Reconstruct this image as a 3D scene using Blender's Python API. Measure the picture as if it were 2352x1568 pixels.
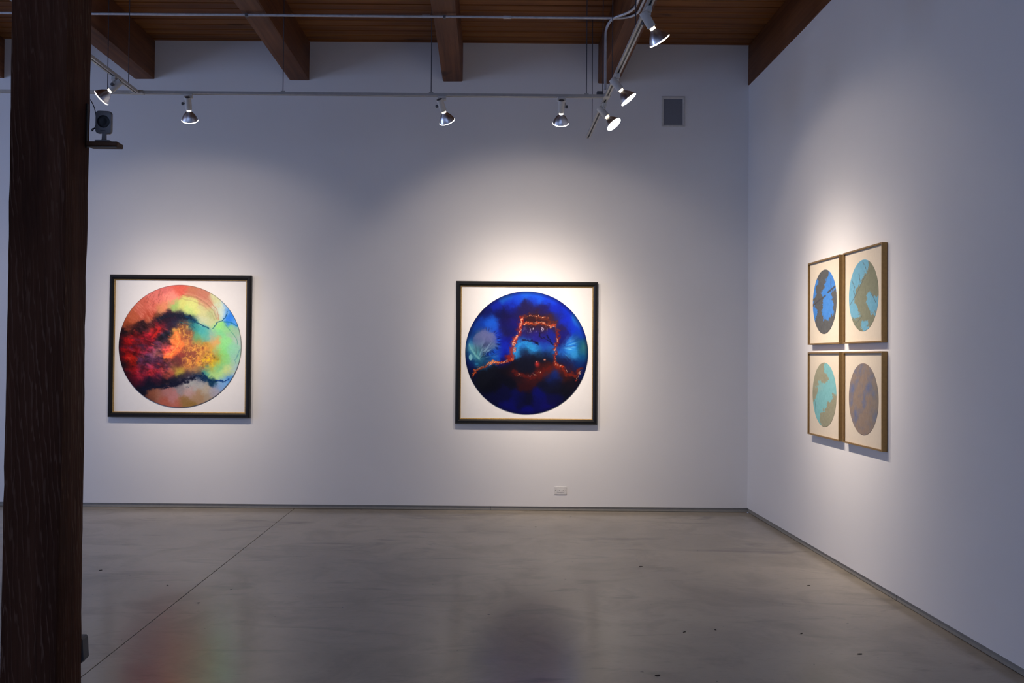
import bpy, bmesh, math, random
import numpy as np
from mathutils import Vector, Matrix

for o in list(bpy.data.objects): bpy.data.objects.remove(o, do_unlink=True)
SC = bpy.context.scene
COL = SC.collection
R = random.Random(7)
PI = math.pi

# ------------------------------------------------------------------ camera
F_PX, W_PX = 2100.0, 2352.0
cam_d = bpy.data.cameras.new('camera')
cam_d.sensor_fit = 'HORIZONTAL'; cam_d.sensor_width = 36.0
cam_d.lens = 36.0*F_PX/W_PX
cam_d.shift_x = 58.0/W_PX                      # the frame is a crop, its axis lies left of the middle
cam_d.clip_start = 0.05
cam = bpy.data.objects.new('camera', cam_d); COL.objects.link(cam)
th, ro = 0.0165, 0.0085
fwd = Vector((0, math.cos(th), math.sin(th))); r0 = Vector((1, 0, 0)); u0 = r0.cross(fwd)
rt = r0*math.cos(ro) + u0*math.sin(ro); up = u0*math.cos(ro) - r0*math.sin(ro)
cam.matrix_world = Matrix(((rt.x, up.x, -fwd.x, 0), (rt.y, up.y, -fwd.y, 0), (rt.z, up.z, -fwd.z, 1.408), (0, 0, 0, 1)))
SC.camera = cam

# ------------------------------------------------------------------ world, daylight, exposure
wd = bpy.data.worlds.new('world'); SC.world = wd; wd.use_nodes = True
bg = wd.node_tree.nodes['Background']; bg.inputs[0].default_value = (0.42, 0.55, 0.95, 1); bg.inputs[1].default_value = 1.0
SC.view_settings.view_transform = 'Standard'; SC.view_settings.look = 'None'
SC.view_settings.gamma = 1.0; SC.view_settings.use_curve_mapping = False
SC.view_settings.exposure = 0.0
DAY = (0.47, 0.58, 1.0)
def daylight(loc, direction, w, h, power):
    d = bpy.data.lights.new('daylight', 'AREA'); d.shape = 'RECTANGLE'; d.size = w; d.size_y = h
    d.energy = power; d.color = DAY
    o = bpy.data.objects.new('window_daylight', d); COL.objects.link(o); o.location = loc
    o.rotation_euler = Vector(direction).to_track_quat('-Z', 'Z').to_euler()
REAR_WIN = [(-7.6, -5.2), (-4.2, -1.8), (-0.9, 1.5)]        # x ranges in the wall behind the camera
LEFT_WIN = [(-3.2, -0.8), (0.4, 2.8), (4.0, 6.4)]           # y ranges in the far left wall
ZW0, ZW1 = 0.9, 3.5
for a, b in REAR_WIN: daylight(((a+b)/2, -4.62, (ZW0+ZW1)/2), (0, 1, 0), b-a, ZW1-ZW0, 27)
for (a, b), pw in zip(LEFT_WIN, (6, 10, 165)): daylight((-8.72, (a+b)/2, (ZW0+ZW1)/2), (1, 0, 0), b-a, ZW1-ZW0, pw)
LAMP_RGB = (1.0, 0.84, 0.70)
LAMP_GAIN = 1.0

# ------------------------------------------------------------------ helpers
def tag(o, label=None, cat=None, group=None, kind=None):
    if label: o['label'] = label
    if cat: o['category'] = cat
    if group: o['group'] = group
    if kind: o['kind'] = kind
    return o
def link(name, me, mat=None, parent=None):
    o = bpy.data.objects.new(name, me); COL.objects.link(o)
    if mat is not None and not me.materials: me.materials.append(mat)
    if parent is not None: o.parent = parent
    return o
def obj(name, bm, mat, parent=None, smooth=False, loc=None):
    bmesh.ops.recalc_face_normals(bm, faces=bm.faces[:])
    me = bpy.data.meshes.new(name); bm.to_mesh(me); bm.free()
    if smooth:
        me.polygons.foreach_set('use_smooth', [True]*len(me.polygons))
        try: me.set_sharp_from_angle(angle=math.radians(38))
        except Exception: pass
    o = link(name, me, mat, parent)
    if loc: o.location = loc
    return o
def empty(name, loc=(0, 0, 0), rz=0):
    o = bpy.data.objects.new(name, None); COL.objects.link(o); o.location = loc; o.rotation_euler = (0, 0, rz)
    o.empty_display_size = 0.05
    return o
def BM(): return bmesh.new()
def box(bm, x0, x1, y0, y1, z0, z1, bev=0.0, seg=1):
    t = BM()
    bmesh.ops.create_cube(t, size=1.0)
    for v in t.verts: v.co = Vector(((x0+x1)/2 + v.co.x*(x1-x0), (y0+y1)/2 + v.co.y*(y1-y0), (z0+z1)/2 + v.co.z*(z1-z0)))
    if bev: bmesh.ops.bevel(t, geom=t.edges[:], offset=bev, segments=seg, affect='EDGES', profile=.5)
    merge(bm, t); return bm
def merge(bm, t, M=None):
    if M is not None: bmesh.ops.transform(t, matrix=M, verts=t.verts[:])
    m = {}
    for v in t.verts: m[v] = bm.verts.new(v.co)
    for f in t.faces: bm.faces.new([m[v] for v in f.verts])
    t.free()
def frame_of(a):
    a = Vector(a).normalized(); q = a.to_track_quat('Z', 'Y'); return q.to_matrix().to_4x4()
def lathe(bm, prof, n=32, p=(0, 0, 0), axis=(0, 0, 1), cap0=False, cap1=False):
    M = Matrix.Translation(Vector(p)) @ frame_of(axis); rings = []
    for r, z in prof:
        rings.append([bm.verts.new(M @ Vector((r*math.cos(2*PI*k/n), r*math.sin(2*PI*k/n), z))) for k in range(n)])
    for a, b in zip(rings[:-1], rings[1:]):
        for k in range(n): bm.faces.new((a[k], a[(k+1) % n], b[(k+1) % n], b[k]))
    if cap0: bm.faces.new(rings[0][::-1])
    if cap1: bm.faces.new(rings[-1])
    return bm
def tube(bm, pts, r, n=10):
    pts = [Vector(p) for p in pts]; rings = []; ref = None
    for i, p in enumerate(pts):
        t = (pts[min(i+1, len(pts)-1)] - pts[max(i-1, 0)]).normalized()
        if ref is None: ref = Vector((0, 0, 1)) if abs(t.z) < .9 else Vector((1, 0, 0))
        s = t.cross(ref).normalized(); ref = s.cross(t).normalized()
        rings.append([bm.verts.new(p + r*(s*math.cos(2*PI*k/n) + ref*math.sin(2*PI*k/n))) for k in range(n)])
    for a, b in zip(rings[:-1], rings[1:]):
        for k in range(n): bm.faces.new((a[k], a[(k+1) % n], b[(k+1) % n], b[k]))
    bm.faces.new(rings[0][::-1]); bm.faces.new(rings[-1]); return bm
def rounded(pts, rad, n=7):
    """polyline with its corners turned into smooth bends"""
    P = [Vector(p) for p in pts]; out = [P[0]]
    for a, b, c in zip(P[:-2], P[1:-1], P[2:]):
        d0 = (a-b); d1 = (c-b); k = min(rad, d0.length*.49, d1.length*.49)
        p0 = b + d0.normalized()*k; p1 = b + d1.normalized()*k
        for i in range(n+1):
            t = i/n; out.append(p0*(1-t)**2 + b*2*t*(1-t) + p1*t*t)
    out.append(P[-1]); return out
def prism(bm, prof, p0, p1, ux, uy, caps=True):
    """extrude the 2-D outline prof from p0 to p1, its axes given by ux, uy"""
    ux, uy = Vector(ux), Vector(uy)
    A = [bm.verts.new(Vector(p0) + ux*a + uy*b) for a, b in prof]; B = [bm.verts.new(Vector(p1) + ux*a + uy*b) for a, b in prof]
    n = len(prof)
    for k in range(n): bm.faces.new((A[k], A[(k+1) % n], B[(k+1) % n], B[k]))
    if caps: bm.faces.new(A[::-1]); bm.faces.new(B)
    return bm

# ------------------------------------------------------------------ materials
class NT:
    def __init__(s, name):
        s.m = bpy.data.materials.new(name); s.m.use_nodes = True; s.t = s.m.node_tree
        s.b = s.t.nodes['Principled BSDF']
    def n(s, typ, **kw):
        q = s.t.nodes.new(typ)
        for k, v in kw.items(): setattr(q, k, v)
        return q
    def l(s, a, b): s.t.links.new(a, b)
    def coord(s, scale=(1, 1, 1), out='Object', rnd=False):
        c = s.n('ShaderNodeTexCoord'); mp = s.n('ShaderNodeMapping'); mp.inputs['Scale'].default_value = scale
        s.l(c.outputs[out], mp.inputs['Vector'])
        if rnd:
            oi = s.n('ShaderNodeObjectInfo'); mu = s.n('ShaderNodeMath', operation='MULTIPLY'); mu.inputs[1].default_value = 37.0
            s.l(oi.outputs['Random'], mu.inputs[0]); s.l(mu.outputs[0], mp.inputs['Location'])
        return mp.outputs['Vector']
    def noise(s, vec, scale, detail=5, rough=.55, dist=0.0):
        q = s.n('ShaderNodeTexNoise'); q.inputs['Scale'].default_value = scale; q.inputs['Detail'].default_value = detail
        q.inputs['Roughness'].default_value = rough; q.inputs['Distortion'].default_value = dist
        s.l(vec, q.inputs['Vector']); return q.outputs['Fac']
    def ramp(s, fac, stops):
        q = s.n('ShaderNodeValToRGB'); e = q.color_ramp.elements
        while len(e) > 1: e.remove(e[0])
        e[0].position = stops[0][0]; e[0].color = (*stops[0][1], 1)
        for p, c in stops[1:]: k = e.new(p); k.color = (*c, 1)
        s.l(fac, q.inputs['Fac']); return q.outputs['Color']
    def mix(s, fac, a, b, mode='MIX'):
        q = s.n('ShaderNodeMix', data_type='RGBA', blend_type=mode)
        if isinstance(fac, (int, float)): q.inputs[0].default_value = fac
        else: s.l(fac, q.inputs[0])
        for i, v in ((6, a), (7, b)):
            if isinstance(v, tuple): q.inputs[i].default_value = (*v, 1)
            else: s.l(v, q.inputs[i])
        return q.outputs[2]
    def maprange(s, v, a, b, c, d):
        q = s.n('ShaderNodeMapRange'); s.l(v, q.inputs[0])
        for i, k in enumerate((a, b, c, d)): q.inputs[i+1].default_value = k
        return q.outputs[0]
    def bump(s, h, strength, dist=.01):
        q = s.n('ShaderNodeBump'); q.inputs['Strength'].default_value = strength; q.inputs['Distance'].default_value = dist
        s.l(h, q.inputs['Height']); s.l(q.outputs[0], s.b.inputs['Normal'])
def plain(name, rgb, rough=.5, metal=0.0, spec=.5, var=.06, scale=30, bump=0.0):
    t = NT(name); v = t.noise(t.coord(), scale, 4)
    lo = tuple(c*(1-var) for c in rgb); hi = tuple(min(1, c*(1+var)) for c in rgb)
    t.l(t.ramp(v, [(.3, lo), (.7, hi)]), t.b.inputs['Base Color'])
    t.b.inputs['Roughness'].default_value = rough; t.b.inputs['Metallic'].default_value = metal
    t.b.inputs['Specular IOR Level'].default_value = spec
    if bump: t.bump(v, bump, .002)
    return t.m
def wood(name, dark, mid, light, along, fine=1.0, rough=.6, rnd=True, streak=.5, bumps=.25, spec=.35):
    """sawn timber; grain runs along axis 0, 1 or 2"""
    t = NT(name)
    sc = [14.0*fine]*3; sc[along] = .55*fine; v1 = t.coord(tuple(sc), rnd=rnd)
    n1 = t.noise(v1, 1.0, 7, .62, .6)
    sc2 = [70.0*fine]*3; sc2[along] = 1.1*fine; n2 = t.noise(t.coord(tuple(sc2), rnd=rnd), 1.0, 4, .6, .3)
    n3 = t.noise(t.coord((1, 1, 1), rnd=rnd), 1.6, 3)
    c = t.ramp(n1, [(.30, dark), (.50, mid), (.72, light)])
    c = t.mix(t.maprange(n2, .45, .7, 0, streak), c, light)
    c = t.mix(t.maprange(n3, .35, .7, 0, .45), c, dark)
    sk = [5.0]*3; sk[along] = 1.6; kn = t.noise(t.coord(tuple(sk), rnd=rnd), 1.0, 2, .5)
    c = t.mix(t.maprange(kn, .70, .76, 0, .7), c, tuple(k*.4 for k in dark))
    t.l(c, t.b.inputs['Base Color']); t.b.inputs['Roughness'].default_value = rough
    t.b.inputs['Specular IOR Level'].default_value = spec
    t.bump(n2, bumps, .004)
    return t.m
def column_wood():
    """old fir post: cathedral grain with raised pale lines, dark stains"""
    t = NT('column_wood'); P = t.coord((1, 1, .085))
    n1 = t.noise(t.coord((9, 9, .5)), 1.0, 6, .6, .5); n2 = t.noise(t.coord((95, 95, 1.6)), 1.0, 4, .6, .2)
    st = t.noise(t.coord((3.2, 3.2, .9)), 1.0, 4, .55)
    w = t.n('ShaderNodeTexWave', wave_type='BANDS', bands_direction='DIAGONAL'); w.inputs['Scale'].default_value = 30.0; w.inputs['Distortion'].default_value = 9.0
    w.inputs['Detail'].default_value = 3.0; w.inputs['Detail Scale'].default_value = 1.3; w.inputs['Detail Roughness'].default_value = .55
    t.l(P, w.inputs['Vector'])
    c = t.ramp(n1, [(.30, (.044, .0175, .0100)), (.52, (.086, .035, .0195)), (.75, (.130, .059, .035))])
    ln = t.maprange(w.outputs['Fac'], .86, 1.0, 0, 1); gate = t.maprange(st, .42, .62, .04, .62)
    mu = t.n('ShaderNodeMath', operation='MULTIPLY'); t.l(ln, mu.inputs[0]); t.l(gate, mu.inputs[1])
    c = t.mix(mu.outputs[0], c, (.235, .145, .105))
    c = t.mix(t.maprange(n2, .55, .75, 0, .35), c, (.018, .008, .006))
    c = t.mix(t.maprange(st, .44, .30, 0, .6), c, (.016, .011, .013))
    t.l(c, t.b.inputs['Base Color']); t.b.inputs['Roughness'].default_value = .8; t.b.inputs['Specular IOR Level'].default_value = .12
    t.bump(w.outputs['Fac'], .35, .003); return t.m
def wall_paint():
    t = NT('wall_paint'); n = t.noise(t.coord(), 1.1, 3); n2 = t.noise(t.coord(), 160, 3)
    t.l(t.ramp(n, [(.3, (.80, .795, .79)), (.7, (.83, .825, .82))]), t.b.inputs['Base Color'])
    t.b.inputs['Roughness'].default_value = .75; t.b.inputs['Specular IOR Level'].default_value = .25
    t.bump(n2, .06, .001); return t.m
def concrete():
    t = NT('polished_concrete'); P = t.coord()
    big = t.noise(P, .55, 5, .55, .4); mid = t.noise(P, 2.3, 6, .62, .8)
    tro = t.noise(t.coord((.9, 2.8, 1)), 1.4, 6, .6, .8); fin = t.noise(t.coord((18, 60, 1)), 1.0, 4, .6)
    grit = t.noise(P, 95, 3, .6)
    c = t.ramp(big, [(.30, (.285, .252, .204)), (.52, (.358, .316, .254)), (.75, (.412, .366, .296))])
    c = t.mix(t.maprange(mid, .46, .70, 0, .55), c, (.200, .176, .142))
    c = t.mix(t.maprange(tro, .57, .72, 0, .6), c, (.135, .118, .098))
    c = t.mix(t.maprange(fin, .55, .8, 0, .30), c, (.17, .15, .122))
    sp = t.noise(P, 26, 2, .4)
    c = t.mix(t.maprange(sp, .765, .785, 0, .8), c, (.05, .044, .04))
    t.l(c, t.b.inputs['Base Color'])
    r = t.maprange(mid, .3, .7,   .17, .27); t.l(r, t.b.inputs['Roughness'])
    t.b.inputs['Specular IOR Level'].default_value = .5
    t.bump(grit, .035, .001); return t.m
def glow(name, rgb, strength):
    t = NT(name); t.b.inputs['Base Color'].default_value = (.9, .9, .9, 1)
    t.b.inputs['Emission Color'].default_value = (*rgb, 1); t.b.inputs['Emission Strength'].default_value = strength
    return t.m
def painted(name, rough, spec, coat=0.0):
    t = NT(name); a = t.n('ShaderNodeVertexColor'); a.layer_name = 'ink'
    n = t.noise(t.coord(), 220, 2)
    t.l(t.mix(t.maprange(n, .3, .7, 0, .08), a.outputs['Color'], (.5, .5, .5), 'MULTIPLY'), t.b.inputs['Base Color'])
    t.b.inputs['Roughness'].default_value = rough; t.b.inputs['Specular IOR Level'].default_value = spec
    t.b.inputs['Coat Weight'].default_value = coat; t.b.inputs['Coat Roughness'].default_value = .1
    return t.m
def pane_glass():
    t = NT('window_glass'); tr = t.n('ShaderNodeBsdfTransparent'); gl = t.n('ShaderNodeBsdfGlossy'); gl.inputs['Roughness'].default_value = .02
    tr.inputs[0].default_value = (.93, .96, .97, 1); mx = t.n('ShaderNodeMixShader'); mx.inputs[0].default_value = .06
    t.l(tr.outputs[0], mx.inputs[1]); t.l(gl.outputs[0], mx.inputs[2])
    t.l(mx.outputs[0], t.t.nodes['Material Output'].inputs['Surface']); return t.m
M_WALL = wall_paint(); M_FLOOR = concrete()
M_JOINT = plain('joint_filler', (.02, .018, .017), .9)
M_BASE = plain('grey_base_metal', (.30, .29, .26), .55, 0, .4)
M_PLANK = wood('plank_wood', (.110, .032, .005), (.255, .086, .013), (.340, .135, .026), 0, 1.0, .6)
M_BEAM = wood('beam_wood', (.068, .020, .005), (.150, .050, .013), (.215, .083, .026), 1, 1.0, .6)
M_COLUMN = column_wood()
M_SHELF = wood('shelf_wood', (.06, .026, .012), (.11, .052, .024), (.16, .08, .04), 0, 2.0, .6)
M_TRACK = plain('track_white', (.46, .45, .43), .4, 0, .5)
M_LAMPW = plain('lamp_white', (.66, .64, .60), .4, 0, .5)
M_DARK = plain('black_plastic', (.012, .012, .014), .45)
M_CAP = plain('grey_cap', (.10, .10, .11), .5)
M_CHROME = plain('mirrored_bulb', (.80, .80, .84), .30, 1.0, .5, .02)
M_NECK = glow('glowing_neck', (1.0, .86, .62), 2.2)
M_LENS = glow('lit_lens', (1.0, .93, .84), 14.0)
M_STEEL = plain('galvanised_conduit', (.60, .61, .64), .40, .55, .5, .12)
M_ROD = plain('dark_rod', (.07, .07, .085), .5, .3)
M_BLACK = plain('ebonised_frame', (.006, .0055, .0055), .38, 0, .3, .3, 60)
M_GOLD = plain('gold_leaf', (.46, .30, .11), .36, .7, .5, .25, 120)
M_PANEL = plain('white_panel', (.84, .835, .825), .45, 0, .4, .01)
M_BRONZE = plain('bronze_frame', (.270, .165, .055), .42, .35, .5, .12, 50)
M_MAT = plain('cream_mat', (.71, .63, .505), .8, 0, .2, .02, 60)
M_INKG = painted('resin_painting', .40, .16, 0.0)
M_INKM = painted('matt_print', .75, .2)
M_PLATE = plain('outlet_plastic', (.74, .73, .71), .35)
M_GRILLE = plain('grey_grille', (.20, .21, .24), .7, 0, .3, .1, 400)
M_SPKFR = plain('speaker_frame', (.60, .585, .55), .5)
M_CAMBODY = plain('camera_plastic', (.22, .22, .225), .4)
M_BOX = plain('grey_box', (.11, .115, .125), .5)
M_DEBRIS = plain('dark_debris', (.025, .02, .017), .9)
M_WINFR = plain('window_paint', (.55, .55, .55), .5)
M_GLASS = pane_glass()

# ------------------------------------------------------------------ the painted images, worked out point by point

def vnoise(x, y, seed):
    xi = np.floor(x).astype(np.int64); yi = np.floor(y).astype(np.int64)
    fx = x - xi; fy = y - yi
    fx = fx*fx*(3 - 2*fx); fy = fy*fy*(3 - 2*fy)
    def h(a, b):
        n = (a*374761393 + b*668265263 + seed*974711) & 0xffffffff
        n = ((n ^ (n >> 13))*1274126177) & 0xffffffff
        return ((n ^ (n >> 16)) & 0xffff)/65535.0
    return (h(xi, yi)*(1-fx) + h(xi+1, yi)*fx)*(1-fy) + (h(xi, yi+1)*(1-fx) + h(xi+1, yi+1)*fx)*fy

def fbm(x, y, seed, octv=4, gain=.5):
    s = 0; a = 1; t = 0
    for k in range(octv):
        s = s + a*(vnoise(x*2**k + 17.3*k, y*2**k - 9.1*k, seed + k) - .5); t += a; a *= gain
    return 2*s/t

def blend(X, Y, pts, sig, warp, wfreq, seed, power=1.0):
    wx = X + warp*fbm(X/wfreq, Y/wfreq, seed, 6, .62); wy = Y + warp*fbm(X/wfreq + 31, Y/wfreq + 57, seed + 11, 6, .62)
    num = np.zeros(X.shape + (3,)); den = np.full(X.shape, 1e-12)
    for p in pts:
        s = sig*(p[3] if len(p) > 3 else 1)
        w = np.exp(-((wx - p[0])**2 + (wy - p[1])**2)/(2*s*s))**power + 1e-9/(1 + (wx-p[0])**2 + (wy-p[1])**2)
        num += w[..., None]*np.array(p[2], float); den += w
    return num/den[..., None]

def seg_dist(X, Y, line):
    best = np.full(X.shape, 1e9)
    for (x0, y0), (x1, y1) in zip(line[:-1], line[1:]):
        dx, dy = x1-x0, y1-y0
        t = np.clip(((X-x0)*dx + (Y-y0)*dy)/(dx*dx+dy*dy), 0, 1)
        best = np.minimum(best, np.hypot(X-x0-t*dx, Y-y0-t*dy))
    return best

def over(col, rgb, a):
    return col*(1-a[..., None]) + np.array(rgb, float)*a[..., None]

def stroke(col, X, Y, line, rgb, w, seed, alpha=1.0, rough=8, freq=18, soft=.5, brk=0.0):
    mg = w + rough + 4; lx = [p[0] for p in line]; ly = [p[1] for p in line]
    k = np.nonzero((X > min(lx)-mg) & (X < max(lx)+mg) & (Y > min(ly)-mg) & (Y < max(ly)+mg))[0]
    if not len(k): return col
    X = X[k]; Y = Y[k]
    wx = X + rough*fbm(X/freq, Y/freq, seed, 4, .6); wy = Y + rough*fbm(X/freq+70, Y/freq+13, seed+5, 4, .6)
    d = seg_dist(wx, wy, line)
    a = np.clip((w - d)/(w*soft + 1e-6), 0, 1); a = a*a*(3-2*a)*alpha
    if brk: a = a*np.clip(.5 + brk*2.2*fbm(X/22, Y/22, seed+9, 4, .7), 0, 1)
    col = col.copy(); col[k] = over(col[k], rgb, a)
    return col

def fiery(X, Y):
    """swirling red, gold and green disc; X, Y in a 1568-unit sheet, disc centre (749,763), radius 552"""
    P = [(620,240,(222,120,115)),(740,232,(226,108,92)),(850,250,(202,130,102)),(650,330,(250,150,135)),(540,330,(226,126,116)),
     (420,440,(207,108,88)),(330,520,(192,98,66)),(280,578,(165,78,42)),(500,410,(216,112,96)),(470,480,(186,80,58)),(600,405,(226,142,106)),
     (560,430,(205,140,95),.7),(470,520,(170,90,62),.6),(540,500,(160,95,55),.5),
     (760,405,(214,216,130)),(870,390,(216,222,140)),(820,450,(202,226,138)),(960,440,(206,207,150)),(950,520,(200,208,170)),(1030,550,(196,206,160)),
     (700,405,(160,196,116)),(930,310,(202,134,112)),(1000,365,(206,152,126)),(1060,335,(212,218,170)),(1050,470,(184,194,142)),(1110,430,(210,228,212)),
     (1135,470,(205,228,225)),(1185,470,(55,140,242)),(1235,530,(95,172,250)),(1195,515,(38,125,242)),(1150,400,(150,195,240),.6),
     (265,625,(38,16,16)),(330,620,(42,16,14)),(400,600,(45,24,28)),(560,525,(36,24,38)),(650,500,(42,26,44)),(700,490,(44,24,44)),(760,500,(28,40,62)),(830,515,(18,52,82)),
     (600,600,(66,32,48)),(660,580,(56,32,52)),(640,650,(34,40,60)),(590,690,(28,38,54)),(480,590,(60,30,32)),(700,545,(40,45,70)),
     (520,640,(206,42,40)),(560,595,(172,36,50)),(470,690,(152,28,46)),(330,700,(172,22,20)),(400,705,(186,36,50)),(240,760,(142,12,10)),
     (215,700,(70,8,8)),(250,850,(120,10,6)),(300,880,(152,26,6)),(340,800,(126,12,20)),(240,930,(60,8,8)),(300,1000,(122,16,16)),(400,1010,(142,30,48)),(520,1010,(168,40,52)),
     (440,950,(142,46,70)),(560,960,(150,46,64)),(450,800,(182,52,78)),(480,855,(90,54,86)),(420,880,(84,46,74)),(400,800,(110,40,55)),(540,750,(85,45,65)),(600,740,(105,55,60)),
     (560,900,(74,42,70)),(640,920,(94,50,70)),(740,900,(110,54,60)),(620,785,(206,74,70)),(540,830,(130,78,78)),(340,1060,(95,15,35)),
     (720,690,(255,140,74)),(740,740,(255,126,74)),(690,800,(250,112,74)),(640,855,(240,112,74)),(800,752,(250,166,86)),(708,640,(250,190,90)),
     (780,595,(152,98,60)),(820,660,(148,92,70)),(835,725,(152,88,80)),(780,800,(152,66,62)),(870,800,(158,88,74)),(880,870,(152,92,74)),(830,925,(176,114,70)),
     (940,820,(228,152,80)),(920,900,(236,182,90)),(1000,905,(226,184,68)),(1060,860,(170,145,50)),(1000,780,(202,168,76)),(960,860,(192,168,70)),(1060,705,(222,172,110)),
     (880,972,(222,162,100)),(760,990,(192,172,70)),(700,950,(132,92,60)),(1040,930,(216,188,60)),(650,1000,(150,70,60)),
     (830,565,(38,112,128)),(900,585,(58,148,150)),(960,610,(80,176,182)),(900,660,(100,166,126)),(900,720,(132,162,96)),(990,650,(96,182,166)),(1040,655,(150,186,176)),
     (1100,640,(132,216,160)),(1100,590,(156,230,136)),(1180,600,(150,216,152)),(1240,640,(166,206,176)),(1275,710,(182,206,196)),(1160,740,(150,230,152)),(1140,800,(140,226,140)),
     (1210,790,(152,220,186)),(1255,850,(158,212,188)),(1120,880,(150,216,130)),(1060,800,(176,206,136)),(1180,900,(150,220,150)),(1080,955,(134,208,148)),(1100,1025,(182,226,144)),
     (1180,980,(202,222,150)),(1050,1015,(172,216,140)),(1245,925,(172,212,192)),(1262,975,(176,202,222)),(1205,1060,(88,154,222)),(980,972,(74,158,150)),(900,985,(120,120,88)),
     (850,1012,(50,36,60)),(780,1045,(34,30,54)),(700,1080,(24,25,46)),(600,1100,(24,20,36)),(490,1115,(16,15,36)),(430,1150,(15,15,35)),(560,1060,(56,20,44)),(420,1095,(50,15,40)),
     (900,1025,(26,46,86)),(960,1060,(10,44,84),.7),(1040,1085,(10,52,88),.7),
     (830,1090,(166,170,170)),(930,1110,(168,168,168)),(750,1135,(146,138,142)),(640,1175,(166,116,114)),(560,1190,(156,106,90)),(500,1200,(138,84,62)),(700,1220,(182,126,126)),
     (850,1180,(182,152,150)),(620,1260,(172,96,80)),(720,1290,(180,106,90)),(800,1270,(150,116,76)),(820,1300,(146,116,60)),(920,1220,(166,136,106)),(980,1150,(176,166,150)),
     (1050,1170,(166,166,182)),(1120,1110,(134,168,212)),(1010,1220,(166,150,130)),(1140,1080,(126,182,236))]
    c = blend(X, Y, P, 28, 40, 58, 3)
    # cloudy modelling in the reds, streaks in the pale parts
    m = np.clip((760-X)/120, 0, 1)*np.clip((Y-560)/60, 0, 1)*np.clip((1080-Y)/80, 0, 1)
    q = fbm((X+.35*Y)/58, (Y-.35*X)/34, 15, 6, .62)
    c = c*(1 + (m*np.clip(q*1.0, -.4, .45))[..., None])
    c = over(c, (70,44,78), m*np.clip(fbm((X+.4*Y)/90+7, (Y-.4*X)/40, 17, 6, .6)*2.2 - .3, 0, 1)*.55)
    c = over(c, (226,96,84), m*np.clip(fbm((X+.4*Y)/70+3, (Y-.4*X)/26, 19, 6, .6)*2.6 - .75, 0, 1)*.7)
    # mottled brown and gold cells round the middle
    m = np.exp(-(((X-900)/150)**2 + ((Y-850)/130)**2)**2) + np.exp(-(((X-785)/75)**2 + ((Y-640)/100)**2)**2)
    n = fbm(X/42, Y/42, 21, 5, .65); v = np.clip(1 - np.abs(n)*7, 0, 1)
    c = over(c, (146,84,60), np.clip(m, 0, 1)*.45)
    cell = fbm(X/46+3, Y/46+8, 23, 4, .55)
    c = over(c, (232,150,76), np.clip(m, 0, 1)*np.clip(.1-cell*2.4, 0, 1)*.8)
    c = over(c, (244,190,88), np.clip(m, 0, 1)*v*.8)
    n2 = fbm(X/30 + 5, Y/30, 25, 4, .6)
    c = over(c, (128,72,56), np.clip(m, 0, 1)*np.clip(n2*3.2 - .35, 0, 1)*.75)
    c = over(c, (238,205,40), np.clip(np.exp(-(((X-1010)/90)**2 + ((Y-880)/70)**2)), 0, 1)*np.clip(fbm(X/24, Y/24, 33)*3, 0, 1)*.8)
    c = over(c, (70,60,30), np.clip(np.exp(-(((X-1020)/60)**2 + ((Y-880)/40)**2)), 0, 1)*np.clip(fbm(X/20+9, Y/20, 37)*4 - .8, 0, 1)*.9)
    # feathered dark fronts
    c = stroke(c, X, Y, [(560,515),(640,490),(700,482),(760,500),(850,510)], (24,28,48), 22, 41, .8, 34, 26, .8)
    c = stroke(c, X, Y, [(790,492),(860,512),(880,545)], (14,52,84), 13, 43, .9, 22, 16, .7)
    c = stroke(c, X, Y, [(860,530),(930,562),(1005,602)], (18,78,112), 9, 45, .9, 8, 22, .8)
    c = stroke(c, X, Y, [(740,545),(800,560),(850,570),(880,600)], (24,96,112), 6, 46, .7, 9, 22, .9)
    c = stroke(c, X, Y, [(1040,600),(1075,560),(1090,540),(1130,532),(1160,492),(1170,455)], (14,84,128), 6, 47, .9, 12, 18, .8)
    c = stroke(c, X, Y, [(1140,538),(1200,545),(1270,585)], (24,124,164), 8, 48, .8, 8, 25, .9)
    c = stroke(c, X, Y, [(1150,570),(1205,625),(1255,690),(1265,740)], (80,168,140), 6, 49, .7, 8, 30, .9)
    c = stroke(c, X, Y, [(1290,790),(1270,840),(1245,890),(1255,915)], (90,160,165), 5, 50, .7, 8, 20, .9)
    c = stroke(c, X, Y, [(965,1005),(1000,1060),(1050,1085),(1090,1075)], (10,52,90), 15, 52, .95, 22, 18, .7)
    c = stroke(c, X, Y, [(900,1025),(940,1035),(965,1070)], (12,40,74), 11, 53, .95, 24, 14, .7)
    c = stroke(c, X, Y, [(1080,1065),(1150,1078),(1190,1058)], (10,60,130), 8, 54, .9, 14, 14, .8)
    c = stroke(c, X, Y, [(410,1160),(520,1130),(620,1120),(720,1105),(800,1070),(880,1040)], (18,20,44), 24, 56, .9, 30, 28, .8)
    c = stroke(c, X, Y, [(800,1140),(860,1110)], (70,75,100), 6, 57, .8, 16, 10, .9, .8)
    c = stroke(c, X, Y, [(620,860),(700,830),(760,760),(715,660)], (255,132,70), 34, 58, .9, 34, 34, 1)
    c = stroke(c, X, Y, [(640,850),(700,800),(745,735),(715,640)], (255,176,92), 10, 158, .7, 26, 24, 1)
    c = stroke(c, X, Y, [(500,690),(540,640),(565,600)], (214,44,38), 16, 59, .7, 16, 20, 1)
    # poured arcs at the upper right, scratches at the upper left
    for k, (o, rgb, a) in enumerate([(0,(196,118,100),.55),(26,(222,160,138),.5),(48,(158,120,90),.45),(70,(214,196,140),.4),(92,(176,156,112),.4)]):
        c = stroke(c, X, Y, [(780-o*.3,262+o*.8),(900-o*.3,285+o*.8),(1000-o*.45,345+o*.6),(1075-o*.5,430+o*.3),(1095-o*.4,520)], rgb, 8, 60+k, a, 8, 40, 1)
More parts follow.
